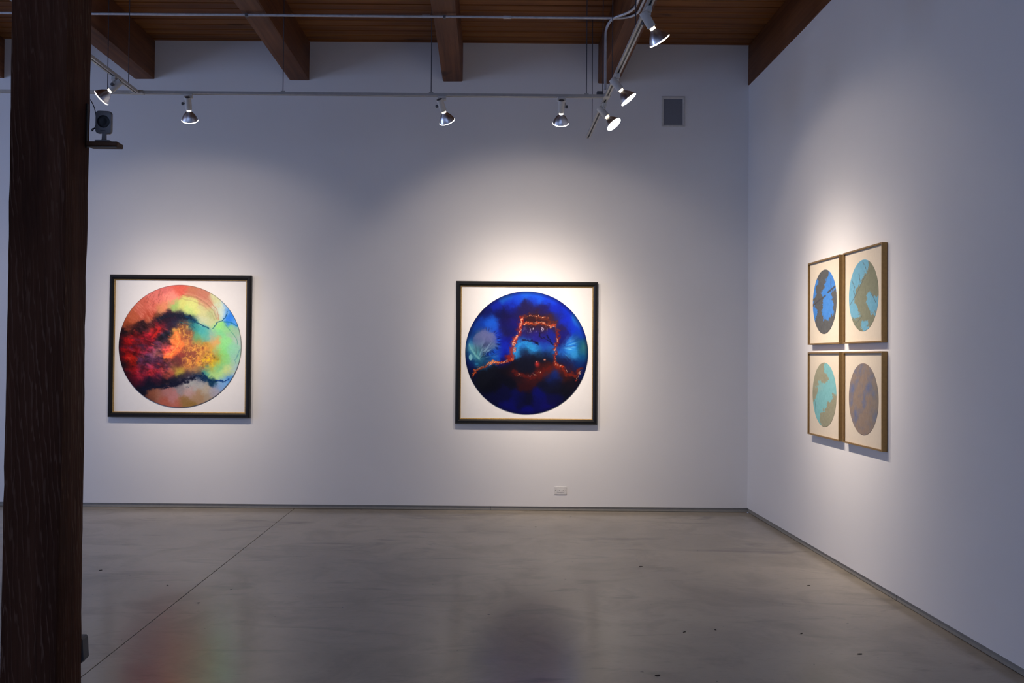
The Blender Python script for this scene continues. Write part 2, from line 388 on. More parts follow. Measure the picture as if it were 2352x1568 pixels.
    s = np.exp(-(((X-520)/90)**2 + ((Y-330)/70)**2))
    c = over(c, (150,74,66), s*np.clip(fbm((X+.5*Y)/9, (Y-.3*X)/34, 71)*4 - .7, 0, 1)*.8)
    s = np.exp(-(((X-420)/160)**2 + ((Y-440)/130)**2))*(Y < 640)
    c = over(c, (238,158,138), s*np.clip(fbm((X+Y)/60, (Y-X)/14 + 3, 73)*2.2, 0, 1)*.5)
    rim = np.hypot(X-749, Y-763)
    c = over(c, (70,66,80), np.clip((rim-545)/5, 0, 1)*.5)
    c = over(c, (20,10,25), np.clip((rim-500)/60, 0, 1)*np.clip((560-X)/200, 0, 1)*np.clip((Y-600)/80, 0, 1)*.75)
    return c + 7*fbm(X/11, Y/11, 99)[..., None]

def deepblue(X, Y):
    """dark blue disc with a glowing rust-coloured arch; centre (742,784), radius 554"""
    P = [(742,250,(20,92,212)),(850,270,(20,86,216)),(640,290,(12,66,196)),(560,290,(16,82,176)),(950,300,(15,60,206)),(600,340,(8,46,182)),(450,370,(5,30,152)),(380,400,(5,20,122)),
     (800,318,(15,58,192)),(1000,380,(12,36,176)),(1100,420,(12,46,192)),(1080,500,(15,40,196)),(1150,560,(15,50,192)),(1200,500,(26,86,206)),(1205,465,(32,112,190)),(1240,600,(15,60,190)),(1040,450,(14,36,160)),
     (400,430,(3,5,60)),(500,440,(8,8,70)),(600,400,(10,15,104)),(640,440,(20,15,80)),(800,375,(30,20,70)),(750,380,(26,20,74)),(900,390,(25,20,88)),(550,520,(15,10,82)),(580,580,(10,15,92)),(540,610,(26,15,60)),
     (620,520,(20,15,100)),(700,405,(26,18,72)),(1000,470,(46,30,58)),(1050,560,(36,26,70)),(1080,610,(24,20,112)),(340,450,(3,6,70)),(560,460,(14,8,66)),(850,470,(48,22,32)),(780,485,(46,18,24)),(930,500,(60,28,34)),
     (350,490,(10,72,186)),(420,490,(20,92,212)),(300,520,(8,50,150)),(270,560,(10,60,150)),(235,610,(8,50,130)),(440,550,(26,82,192)),(250,660,(20,60,130)),
     (350,640,(92,96,150)),(420,640,(86,92,140)),(400,685,(86,100,150)),(440,720,(70,102,142)),(300,650,(62,92,130)),(380,745,(62,82,120)),(330,690,(102,126,166)),(320,765,(56,106,128)),
     (240,740,(112,182,190)),(270,790,(112,182,186)),(300,822,(82,162,176)),(215,700,(20,100,182)),(222,790,(10,72,134)),(215,850,(6,40,110)),(290,890,(24,100,150),.5),(220,910,(5,15,90)),(262,868,(10,62,112)),
     (380,820,(14,48,90)),(360,862,(20,70,120)),(440,820,(15,82,172)),(480,785,(10,70,182)),(540,720,(10,36,172)),(520,785,(8,20,142)),(500,650,(10,40,172)),(480,615,(15,52,182)),(560,680,(12,10,112)),(240,970,(6,8,40)),(330,880,(12,60,90)),
     (740,620,(26,26,112)),(820,640,(30,26,122)),(900,640,(26,26,122)),(700,640,(30,26,92)),(960,660,(20,30,130)),(680,700,(32,112,192)),(720,690,(32,122,196)),(770,740,(36,132,192)),(880,720,(20,56,152)),
     (920,740,(26,72,162)),(840,762,(32,112,182)),(960,762,(26,92,172)),(660,775,(32,122,190)),(715,765,(12,25,60)),(740,805,(14,18,45)),(860,810,(8,15,36)),(940,800,(8,15,40)),(760,580,(38,20,50)),(870,590,(40,24,60)),
     (740,880,(8,10,30)),(680,920,(8,10,30)),(800,920,(10,10,30)),(420,980,(8,10,25)),(520,1000,(3,3,20)),(450,1080,(2,2,15)),(600,1060,(3,3,20)),(350,1000,(10,12,25)),(560,945,(10,5,15)),(620,960,(40,10,20)),
     (760,1025,(46,12,18)),(740,1090,(40,8,15)),(680,1000,(30,10,20)),(860,960,(72,18,15)),(800,1025,(50,14,18)),(900,905,(42,12,18)),(930,940,(82,26,15)),(1005,980,(12,42,122)),(960,995,(10,25,80)),(1000,1055,(10,14,46)),
     (1020,1110,(10,10,30)),(900,1080,(8,10,36)),(1150,1080,(20,12,25)),(1100,1120,(10,10,25)),(560,1150,(3,3,50)),(650,1180,(3,5,72)),(480,1160,(3,3,52)),(600,1260,(5,5,92)),(742,1300,(5,5,102)),(760,1200,(5,5,36)),
     (850,1160,(5,8,92)),(850,1250,(8,8,82)),(1000,1200,(8,8,62)),(700,1230,(5,5,52)),(930,1280,(12,8,96)),(820,840,(8,12,30)),(600,900,(10,6,20)),(560,860,(12,10,90)),
     (1150,680,(42,122,222)),(1162,720,(46,142,222)),(1110,762,(42,132,212)),(1160,790,(50,142,206)),(1070,782,(30,102,202)),(1060,705,(20,20,92)),(1080,660,(20,20,102)),(1200,660,(20,62,132)),(1230,710,(15,82,122)),
     (1250,800,(10,82,132)),(1282,740,(56,116,120)),(1220,850,(10,62,122)),(1180,885,(12,36,102)),(1100,862,(20,25,72)),(1060,825,(15,15,46)),(1255,905,(5,30,92)),(1150,925,(42,20,40)),(1080,1000,(46,18,20)),(1040,930,(86,24,16))]
    c = blend(X, Y, P, 31, 36, 56, 103)
    d = np.hypot((X-365)/118, (Y-690)/108) + .10*fbm(X/26, Y/26, 119, 5, .65)
    fan = np.clip((1-d)*9, 0, 1)*np.clip((800-Y + .25*(X-300))/60, 0, 1)
    c = over(c, (100,108,158), fan*np.clip((760-Y)/110, .1, 1)*.75)
    # combed light filaments in the left and right pools
    ang = np.arctan2(Y-860, X-290); rr = np.hypot(X-290, Y-860)
    m = np.exp(-(((X-370)/90)**2 + ((Y-780)/75)**2))
    c = over(c, (150,185,205), m*np.clip(fbm(ang*9, rr/90, 121)*3.2 - .2, 0, 1)*.6)
    c = over(c, (8,20,50), m*np.clip(fbm(ang*9+40, rr/90, 123)*3.2 - .3, 0, 1)*.7)
    ang = np.arctan2(Y-740, X-1040); rr = np.hypot(X-1040, Y-740)
    m = np.exp(-(((X-1140)/55)**2 + ((Y-740)/90)**2))
    c = over(c, (14,40,130), m*np.clip(fbm(ang*7, rr/120, 125)*3.5 - .2, 0, 1)*.8)
    c = over(c, (120,200,240), m*np.clip(fbm(ang*9+7, rr/120, 127)*3.4 - .6, 0, 1)*.7)
    m = np.exp(-((np.hypot((X-360)/130, (Y-690)/115) - 1)/.16)**2)*np.clip((X-320)/90, 0, 1)*(Y < 840)
    a2 = np.arctan2(Y-690, X-360)
    c = over(c, (26,84,196), m*np.clip(fbm(a2*16, np.hypot(X-360, Y-690)/80, 131)*3, 0, 1)*.8)
    c = over(c, (4,10,70), m*np.clip(fbm(a2*16+9, np.hypot(X-360, Y-690)/80, 133)*3 - .2, 0, 1)*.8)
    c = stroke(c, X, Y, [(225,715),(250,770),(290,815),(315,840)], (126,192,196), 15, 134, .7, 10, 20, 1)
    c = over(c, (126,190,204), np.clip((1-np.hypot((X-237)/18, (Y-830)/30))*5, 0, 1)*.9)
    c = over(c, (40,126,170), np.clip((1-np.hypot((X-292)/22, (Y-890)/7))*2, 0, 1)*.8)
    # dark runs hanging inside the arch, feathered blue under them
    for k, ln in enumerate([[(700,670),(780,672),(840,700)],[(860,600),(860,640),(940,670),(985,710)],[(830,690),(845,710)],[(920,620),(960,680)]]):
        c = stroke(c, X, Y, ln, (10,8,36), 9, 140+k, .8, 14, 18, .9)
    c = stroke(c, X, Y, [(655,790),(665,720),(720,690),(770,745),(830,765)], (38,140,206), 13, 145, .6, 26, 14, .9)
    # rust glow, then hot broken cores
    glow = [[(585,840),(610,790),(615,730),(640,660),(670,600),(690,540),(700,480)],[(700,525),(790,520),(880,522),(960,540),(1005,560)],[(1015,600),(1020,680),(1005,740),(1000,820),(1000,890)],
            [(700,470),(760,445),(850,455),(940,480),(1000,520)],[(1000,890),(1060,910),(1110,960),(1190,985),(1225,945)],[(640,945),(700,990),(760,1020),(850,970),(940,920)],[(255,1000),(300,935),(400,892),(480,872),(600,850)]]
    gw = [30,20,22,20,24,26,15]; gc = [(150,30,10),(136,52,26),(120,28,16),(92,38,24),(120,34,16),(84,18,14),(140,44,12)]
    for k in range(7): c = stroke(c, X, Y, glow[k], gc[k], gw[k]*1.15, 150+k, .8, 38, 34, 1)
    core = [([(262,985),(280,950),(330,922),(380,905),(420,885),(470,868),(520,878),(580,855),(625,838)],(210,96,40),9),
            ([(640,800),(632,770),(625,700),(640,655),(668,602),(690,575)],(214,110,80),9),([(680,560),(685,510),(705,465)],(206,104,76),9),
            ([(715,525),(760,518),(830,512),(900,522)],(206,86,36),9),([(910,530),(950,540),(1000,540)],(180,72,44),10),
            ([(740,445),(790,440),(850,455),(940,470)],(170,90,60),6),([(1012,640),(1015,680)],(150,70,44),7),([(1003,705),(995,760),(1005,800),(1000,850),(1000,890)],(190,74,46),7),
            ([(1000,888),(1050,896),(1080,910)],(200,66,26),8),([(1085,915),(1110,955)],(190,140,130),5),([(1205,975),(1235,945),(1215,990),(1195,1030)],(150,50,40),6),
            ([(655,965),(690,985),(720,1005)],(160,110,90),4),([(760,1000),(800,985),(870,950)],(110,70,80),4),([(400,885),(440,862),(475,870)],(226,120,20),8)]
    for k, (ln, rgb, w) in enumerate(core):
        c = stroke(c, X, Y, ln, rgb, w*1.25, 170+k, .9, 26, 20, .9, 1.25)
        c = stroke(c, X, Y, ln, (250,206,176), w*.45, 190+k, .85, 26, 18, .8, 1.1)
    c = over(c, (176,44,40), np.clip(1.1-np.hypot((X-838)/28, (Y-885)/34), 0, 1)*.9)
    c = over(c, (236,150,110), np.clip(1-np.hypot((X-905)/16, (Y-846)/11), 0, 1))
    c = over(c, (250,170,150), np.clip(1-np.hypot((X-832)/10, (Y-865)/8), 0, 1)*.8)
    c = over(c, (210,200,220), np.clip(fbm(X/16, Y/30, 211)*4-1.4, 0, 1)*np.exp(-(((X-830)/120)**2 + ((Y-572)/26)**2)))
    rim = np.hypot(X-742, Y-784)
    c = over(c, (4,4,40), np.clip((rim-520)/34, 0, 1)*.55)
    return np.maximum(c, 1) + 4*fbm(X/11, Y/11, 199)[..., None]

def two_tone(X, Y, A, B, ca, cb, seed, warp=95, wf=40, hard=9, sig=44):
    """print with crisp torn edges between two inks; A, B are the places of each ink"""
    wx = X + warp*.5*fbm(X/wf, Y/(wf*1.8), seed, 6, .7); wy = Y + warp*fbm(X/wf + 31, Y/(wf*1.8) + 57, seed+11, 6, .7)
    def f(pts):
        s = 1e-9
        for x, y in pts: s = s + np.exp(-(((wx-x)/sig)**2 + ((wy-y)/(sig*1.25))**2))
        return s
    a, b = f(A), f(B)
    t = np.clip((a-b)/(a+b)*hard*.5 + .5, 0, 1)
    c = np.array(cb, float)*(1-t[..., None]) + np.array(ca, float)*t[..., None]
    return c + 9*fbm(X/16, Y/30, seed+40, 4, .7)[..., None]

def print_a(X, Y):   # centre (425,948) radii 157, 427
    c = two_tone(X, Y, [(490,620),(470,690),(440,770),(540,690),(550,760),(425,830),(480,850),(440,920),(505,950),(430,1040),(480,1060),(520,1110),(460,1170),(330,690),(285,800),(300,1120),(283,1040)],
        [(400,560),(450,610),(360,640),(380,720),(340,780),(360,880),(340,960),(360,1040),(350,1130),(400,1230),(450,1310),(350,1220),(555,880),(575,980),(560,1080),(520,1190),(500,1250),(420,660)],
        (72,134,206), (92,94,96), 301)
    c = stroke(c, X, Y, [(278,972),(340,925)], (74,76,84), 9, 311, .9, 6, 20, .5)
    c = stroke(c, X, Y, [(345,925),(435,870)], (78,80,88), 14, 312, .9, 6, 20, .5)
    c = stroke(c, X, Y, [(475,830),(560,770)], (74,80,92), 16, 313, .95, 6, 20, .5)
    return stroke(c, X, Y, [(508,650),(512,800)], (82,92,120), 6, 314, .8, 4, 20, .5)

def print_b(X, Y):   # centre (945,860) radii 195, 475
    c = two_tone(X, Y, [(880,480),(950,440),(850,600),(800,700),(870,700),(790,850),(775,950),(830,1000),(810,1100),(860,1080),(1045,890),(1080,950),(1010,950),(1060,1040),(1090,1010),(955,1240),(990,1300),(920,600),(1115,960),(960,500),(900,560)],
        [(1050,500),(1010,590),(960,690),(1060,620),(1100,700),(1090,820),(900,780),(880,860),(980,760),(1040,740),(920,930),(960,890),(900,970),(950,1030),(1000,1070),(960,1120),(1020,1180),(1040,1250),(870,1180),(900,1290),(850,1230)],
        (116,172,196), (132,136,116), 321)
    for k, ln in enumerate([[(762,965),(840,850),(900,740),(980,590)],[(795,640),(830,720),(815,780),(835,850)],[(940,410),(985,520)],[(890,560),(905,680)],[(1040,830),(1080,910),(1110,980)],[(830,1250),(930,1130)]]):
        c = stroke(c, X, Y, ln, (96,108,108), 5, 331+k, .85, 7, 16, .6)
    return c

def print_c(X, Y):   # centre (425,678) radii 157, 428
    c = two_tone(X, Y, [(500,380),(540,480),(400,520),(470,560),(520,600),(370,640),(330,740),(400,740),(490,720),(350,850),(420,840),(335,930),(360,1020),(440,690),(570,620),(480,330)],
        [(400,290),(360,370),(330,450),(300,550),(285,640),(420,420),(440,470),(560,740),(535,800),(480,860),(540,900),(420,960),(400,1010),(440,1060),(500,1000),(280,730)],
        (128,186,190), (152,152,130), 341)
    m = np.clip((430-X)/60, 0, 1)*np.clip((660-Y)/60, 0, 1)
    c = over(c, (180,178,152), m*.6*(np.sin(X*.55+Y*.12)*np.sin(Y*.42-X*.1) > .25))
    return stroke(c, X, Y, [(300,760),(320,960)], (96,130,130), 5, 351, .8, 5, 16, .6)

def print_d(X, Y):   # centre (947,735) radii 195, 477
    A = [(790,650),(805,580),(840,360),(872,510),(1010,600),(1035,545),(970,690),(955,790),(780,800),(860,920),(840,1000),(1100,950),(1080,640),(920,340),(1060,430)]
    wx = X + 26*fbm(X/40, Y/90, 361); wy = Y + 40*fbm(X/40+9, Y/90, 363)
    s = 0
    for x, y in A: s = s + np.exp(-(((wx-x)/30)**2 + ((wy-y)/62)**2))
    t = np.clip(s*.65 + .5*fbm(X/24, Y/70, 365, 5, .65), 0, 1)
    c = np.array((146,130,118.))*(1-t[..., None]) + np.array((104,116,152.))*t[..., None]
    c = over(c, (120,126,124), np.clip((X-1000)/140, 0, 1)*.4)
    return c + 8*fbm(X/14, Y/40, 367, 4, .7)[..., None]

# ------------------------------------------------------------------ the room
X0, X1, Y0, Y1, ZC = -8.6, 2.4, -4.5, 8.4, 4.303
ZB = 0.040                                                  # foot of the plaster above the recessed base
fl = obj('floor', box(BM(), X0-.2, X1+.2, Y0-.2, Y1+.2, -.12, -.006), M_JOINT); tag(fl, kind='structure')
JX = -1.752
for a, b in ((X0-.2, JX-.0022), (JX+.0022, X1+.2)):
    obj('concrete_slab', box(BM(), a, b, Y0-.2, Y1+.2, -.10, 0, .0012), M_FLOOR, fl)
wb = obj('wall_back', box(BM(), X0-.2, X1+.2, Y1, Y1+.2, ZB, ZC), M_WALL); tag(wb, kind='structure')
wr = obj('wall_right', box(BM(), X1, X1+.2, Y0-.2, Y1, ZB, 3.93), M_WALL); tag(wr, kind='structure')
def pierced(name, axis, at, thick, lo, hi, wins):
    bm = BM(); e = [lo] + [v for w in wins for v in w] + [hi]
    def put(a, b, z0, z1):
        if axis == 1: box(bm, a, b, at-thick, at, z0, z1)
        else: box(bm, at-thick, at, a, b, z0, z1)
    for k in range(0, len(e), 2): put(e[k], e[k+1], 0, ZC)
    for a, b in wins: put(a, b, 0, ZW0); put(a, b, ZW1, ZC)
    return tag(obj(name, bm, M_WALL), kind='structure')
pierced('wall_rear', 1, Y0, .2, X0-.2, X1+.2, REAR_WIN)
pierced('wall_left', 0, X0, .2, Y0, Y1, LEFT_WIN)
wn = 0
for axis, wins in ((1, REAR_WIN), (0, LEFT_WIN)):
    for a, b in wins:
        wn += 1
        at = (Y0 if axis == 1 else X0) - .1
        def B(bm, p, q, z0, z1, t):
            return box(bm, p, q, at-t, at+t, z0, z1) if axis == 1 else box(bm, at-t, at+t, p, q, z0, z1)
        bm = BM()
        for p, q, z0, z1 in ((a, a+.05, ZW0, ZW1), (b-.05, b, ZW0, ZW1), (a+.05, b-.05, ZW0, ZW0+.05), (a+.05, b-.05, ZW1-.05, ZW1)): B(bm, p, q, z0, z1, .03)
        w = tag(obj('window_%d' % wn, bm, M_WINFR), kind='structure')
        for k in range(1, 4): p = a + (b-a)*k/4; obj('mullion', B(BM(), p-.015, p+.015, ZW0+.05, ZW1-.05, .02), M_WINFR, w)
        for k in range(1, 4): z = ZW0 + (ZW1-ZW0)*k/4; obj('glazing_bar', B(BM(), a+.05, b-.05, z-.012, z+.012, .015), M_WINFR, w)
        obj('pane', B(BM(), a+.05, b-.05, ZW0+.05, ZW1-.05, .002), M_GLASS, w)
# ceiling: boards laid across the beams
ce = tag(obj('ceiling', box(BM(), X0-.2, X1+.2, Y0-.2, Y1+.2, ZC+.022, ZC+.10), M_JOINT), kind='structure')
PW = .1235
bmp = box(BM(), -(X1+.2-X0+.2)/2, (X1+.2-X0+.2)/2, -PW/2+.0065, PW/2-.0065, 0, .0225, .006)
me_plank = None
k = 0
while True:
    y = Y1 + .2 - PW*(k+.5)
    if y < Y0 - .2: break
    if me_plank is None: o = obj('plank', bmp, M_PLANK, ce); me_plank = o.data
    else: o = link('plank', me_plank, None, ce)
    o.location = ((X0+X1)/2, y, ZC + R.uniform(-.0015, .0015)); k += 1
# recessed metal base
bb = tag(obj('baseboard_back', box(BM(), X0, X1, Y1+.011, Y1+.03, 0, .043), M_JOINT), kind='structure')
for a, b in ((X0, -2.992), (-2.990, .049), (.051, X1+.01)):
    obj('base_board', box(BM(), a, b, Y1+.0095, Y1+.011, .003, .0405), M_BASE, bb)
br = tag(obj('baseboard_right', box(BM(), X1+.011, X1+.03, Y0, Y1, 0, .043), M_JOINT), kind='structure')
for a, b in ((Y0, 5.371), (5.376, Y1+.0095)):
    obj('base_board', box(BM(), X1+.0095, X1+.011, a, b, .003, .0405), M_BASE, br)

# ------------------------------------------------------------------ timber
def timber(L, w, h, seed, n=44, amp=.0025, ch=.007):
    """a sawn baulk along local Z with slightly wavering, eased edges"""
    rr = random.Random(seed); bm = BM(); prof = [(-w/2+ch, -h/2), (w/2-ch, -h/2), (w/2, -h/2+ch), (w/2, h/2-ch), (w/2-ch, h/2), (-w/2+ch, h/2), (-w/2, h/2-ch), (-w/2, -h/2+ch)]
    off = [[rr.uniform(0, 9), rr.uniform(.5, 1.6)] for _ in prof]; rings = []
    for i in range(n+1):
        z = L*i/n
        rings.append([bm.verts.new((x + amp*math.sin(z*2.1*o[1]+o[0]) + amp*.5*rr.uniform(-1, 1), y + amp*math.sin(z*1.7*o[1]+o[0]*2) + amp*.5*rr.uniform(-1, 1), z)) for (x, y), o in zip(prof, off)])
    m = len(prof)
    for a, b in zip(rings[:-1], rings[1:]):
        for q in range(m): bm.faces.new((a[q], a[(q+1) % m], b[(q+1) % m], b[q]))
    bm.faces.new(rings[0][::-1]); bm.faces.new(rings[-1]); return bm
def beam(cx, w, z0, z1, seed, label):
    bm = timber(Y1-Y0, w, z1-z0, seed)
    bmesh.ops.transform(bm, matrix=Matrix(((1, 0, 0, cx), (0, 0, 1, Y0), (0, 1, 0, (z0+z1)/2), (0, 0, 0, 1))), verts=bm.verts[:])
    return tag(obj('ceiling_beam', bm, M_BEAM, None, True), label, 'beam', 'timber ceiling beams')
beam(-4.565, .18, 3.938, ZC, 1, 'brown timber ceiling beam cut off by the left edge of the photo')
beam(-3.176, .182, 3.941, ZC, 2, 'brown timber ceiling beam just right of the wooden column')
beam(-1.751, .180, 3.942, ZC, 3, 'brown timber ceiling beam second to the right of the wooden column')
beam(-.334, .178, 3.944, ZC, 4, 'brown timber ceiling beam above the blue round painting, in mid room')
beam(1.100, .182, 3.936, ZC, 5, 'brown timber ceiling beam behind the sloping track with three lamps')
beam(2.483, .182, 3.928, ZC, 6, 'brown timber beam lying along the top of the right wall')
cb = timber(3.938, .2145, .20, 11, 60, .0028, .006)
bmesh.ops.transform(cb, matrix=Matrix.Translation((-1.6845, 3.50, 0)), verts=cb.verts[:])
tag(obj('wood_column', cb, M_COLUMN, None, True), 'dark weathered timber column standing in the left foreground', 'column')

# ------------------------------------------------------------------ pictures on the walls
def mitred(bm, w, h, prof, side):
    """one rail of a picture frame in the XZ plane, front towards -Y; prof = (inset from the outer edge, height off the wall)"""
    ang = [0, PI/2, PI, 3*PI/2][side]; L = (w if side % 2 == 0 else h)/2; D = (h if side % 2 == 0 else w)/2
    A = [Vector((-L+u, -d, -D+u)) for u, d in prof]; B = [Vector((L-u, -d, -D+u)) for u, d in prof]
    rot = Matrix.Rotation(-ang, 3, 'Y')
    A = [bm.verts.new(rot @ v) for v in A]; B = [bm.verts.new(rot @ v) for v in B]; n = len(prof)
    for k in range(n): bm.faces.new((A[k], A[(k+1) % n], B[(k+1) % n], B[k]))
    bm.faces.new(A[::-1]); bm.faces.new(B); return bm
def ink_disc(name, rad, d, fn, cx, cy, rx, ry, n, mat, parent, thick=.002):
    """round sheet, coloured point by point by fn; a fine even mesh"""
    g = np.linspace(-1, 1, n); U, V = np.meshgrid(g, g); U = U.ravel(); V = V.ravel()
    px, pz = U*np.sqrt(1 - V*V/2), V*np.sqrt(1 - U*U/2)     # an even grid pressed into the circle
    rgb = (np.clip(fn(cx + px*rx, cy - pz*ry), 0, 255)/255.0)**1.06
    lin = np.where(rgb <= .04045, rgb/12.92, ((rgb+.055)/1.055)**2.4)
    co = np.stack([px*rad, np.full(n*n, -d), pz*rad], 1)
    i = np.arange(n*n).reshape(n, n)
    q = np.stack([i[:-1, :-1], i[:-1, 1:], i[1:, 1:], i[1:, :-1]], -1).reshape(-1, 4)
    ring = np.concatenate([i[0, :-1], i[:-1, -1], i[-1, :0:-1], i[:0:-1, 0]])
    m = len(ring); low = co[ring].copy(); low[:, 1] = -d + thick
    co = np.concatenate([co, low]); lin = np.concatenate([lin, lin[ring]*.4])
    j = np.arange(m); k = (j+1) % m
    q = np.concatenate([q, np.stack([ring[j], n*n+j, n*n+k, ring[k]], 1)])
    me = bpy.data.meshes.new(name); me.vertices.add(len(co)); me.vertices.foreach_set('co', co.ravel())
    me.loops.add(q.size); me.loops.foreach_set('vertex_index', q.ravel())
    me.polygons.add(len(q)); me.polygons.foreach_set('loop_start', np.arange(len(q))*4); me.polygons.foreach_set('loop_total', np.full(len(q), 4))
    a = me.color_attributes.new('ink', 'FLOAT_COLOR', 'POINT'); a.data.foreach_set('color', np.concatenate([lin, np.ones((len(lin), 1))], 1).ravel())
    me.update(calc_edges=True); me.validate()
    return link(name, me, mat, parent)
RAIL = [(0, .001), (0, .030), (.011, .043), (.028, .043), (.038, .034), (.042, .030), (.042, .001)]
LIP = [(.042, .004), (.042, .028), (.046, .027), (.051, .021), (.051, .004)]
def big_painting(x, z, fn, cx, cy, rad_px, label):
    t = tag(empty('framed_painting', (x, Y1, z)), label, 'painting', 'large framed round paintings')
    for s in range(4): obj('frame_rail', mitred(BM(), 1.30, 1.305, RAIL, s), M_BLACK, t)
    for s in range(4): obj('gilt_lip', mitred(BM(), 1.30, 1.305, LIP, s), M_GOLD, t)
    obj('panel', box(BM(), -.601, .601, -.016, -.002, -.6035, .6035), M_PANEL, t)
    ink_disc('round_canvas', .5625, .021, fn, cx, cy, rad_px, rad_px, 420, M_INKG, t, .0045)
    return t
big_painting(-2.811, 1.4795, fiery, 749, 763, 552, 'black and gilt framed round painting swirling red, orange, gold and green')
big_painting(.366, 1.4465, deepblue, 742, 784, 554, 'black and gilt framed round painting in deep blue with a rust arch')
TRAY = [(0, .004), (0, .036), (.010, .036), (.010, .004)]
def small_print(y, z, fn, cx, cy, rx, ry, label):
    t = tag(empty('framed_print', (X1, y, z), -PI/2), label, 'framed print', 'four small framed round prints')
    for s in range(4): obj('frame_rail', mitred(BM(), .60, .60, TRAY, s), M_BRONZE, t)
    obj('backing', box(BM(), -.27, .27, -.0045, -.0005, -.27, .27), M_DARK, t)
    obj('mat_board', box(BM(), -.2905, .2905, -.024, -.0048, -.2905, .2905), M_MAT, t)
    ink_disc('round_print', .2265, .0248, fn, cx, cy, rx, ry, 150, M_INKM, t, .0006)
small_print(6.434, 1.814, print_a, 425, 948, 157, 427, 'bronze framed round print in bright blue and charcoal, upper left of four')
small_print(5.770, 1.814, print_b, 945, 860, 195, 475, 'bronze framed round print in sky blue and olive with branches, upper right of four')
small_print(6.434, 1.160, print_c, 425, 678, 157, 428, 'bronze framed round print in turquoise and beige grey, lower left of four')
small_print(5.768, 1.160, print_d, 947, 735, 195, 477, 'bronze framed round print in cloudy taupe and slate blue, lower right of four')

# ------------------------------------------------------------------ lighting track
ZT = 3.358                                                  # underside of the track
TP = [(-.018, 0), (-.018, .020), (.018, .020), (.018, 0), (.006, 0), (.006, .012), (-.006, .012), (-.006, 0)]
def track(p0, p1, rods, label, caps=(True, True)):
    p0, p1 = Vector((*p0, ZT)), Vector((*p1, ZT)); d = (p1-p0).normalized(); s = d.cross(Vector((0, 0, 1)))
    t = tag(empty('lighting_track', p0), label, 'track', 'ceiling lighting track')
    P = lambda v: Vector(v) - p0
    obj('rail', prism(BM(), TP, P(p0), P(p1), s, (0, 0, 1)), M_TRACK, t)
    obj('conductor_slot', prism(BM(), [(-.0058, .006), (-.0058, .0118), (.0058, .0118), (.0058, .006)], P(p0 + d*.004), P(p1 - d*.004), s, (0, 0, 1)), M_DARK, t)
    for f, a, sg in ((caps[0], p0, -1), (caps[1], p1, 1)):
        if f:
            q = a + d*sg*.004
            obj('end_cap', prism(BM(), [(-.019, -.001), (-.019, .021), (.019, .021), (.019, -.001)], P(a - d*sg*.002), P(q), s, (0, 0, 1)), M_TRACK, t)
    for x, y in rods:
        r_ = obj('hanger_rod', tube(BM(), [P((x, y, ZT+.018)), P((x, y, ZC))], .0032, 8), M_ROD, t)
        obj('rod_clip', box(BM(), x-p0.x-.016, x-p0.x+.016, y-p0.y-.010, y-p0.y+.010, .019, .030, .002), M_TRACK, r_)
    return t
YT = 6.835; XR = .885; XL = -2.640
t1 = track((-4.6, YT), (XR-.021, YT), [(-2.864, YT), (-1.546, YT), (-.434, YT), (.733, YT), (.855, YT)], 'long white track parallel to the back wall, crossing above both paintings', (True, False))
t2 = track((XR, 3.3), (XR, 8.10), [(XR, 7.79), (XR, 6.53), (XR, 5.50)], 'white track running back along the right side, carrying three lamps')
t3 = track((XL, 3.3), (XL, YT-.021), [(XL-.01, 6.69)], 'white track emerging from behind the wooden column', (True, False))
obj('tee_joiner', box(BM(), XR-.024+4.6, XR+.024+4.6, -.045, .045, -.003, .024, .003), M_TRACK, t1)
obj('tee_joiner', box(BM(), XL-.05+4.6, XL+.05+4.6, -.024, .024, -.003, .024, .003), M_TRACK, t1)
obj('feed_box', box(BM(), XR-.075+4.6, XR-.028+4.6, -.02, .02, .020, .046, .003), M_CAP, t1)

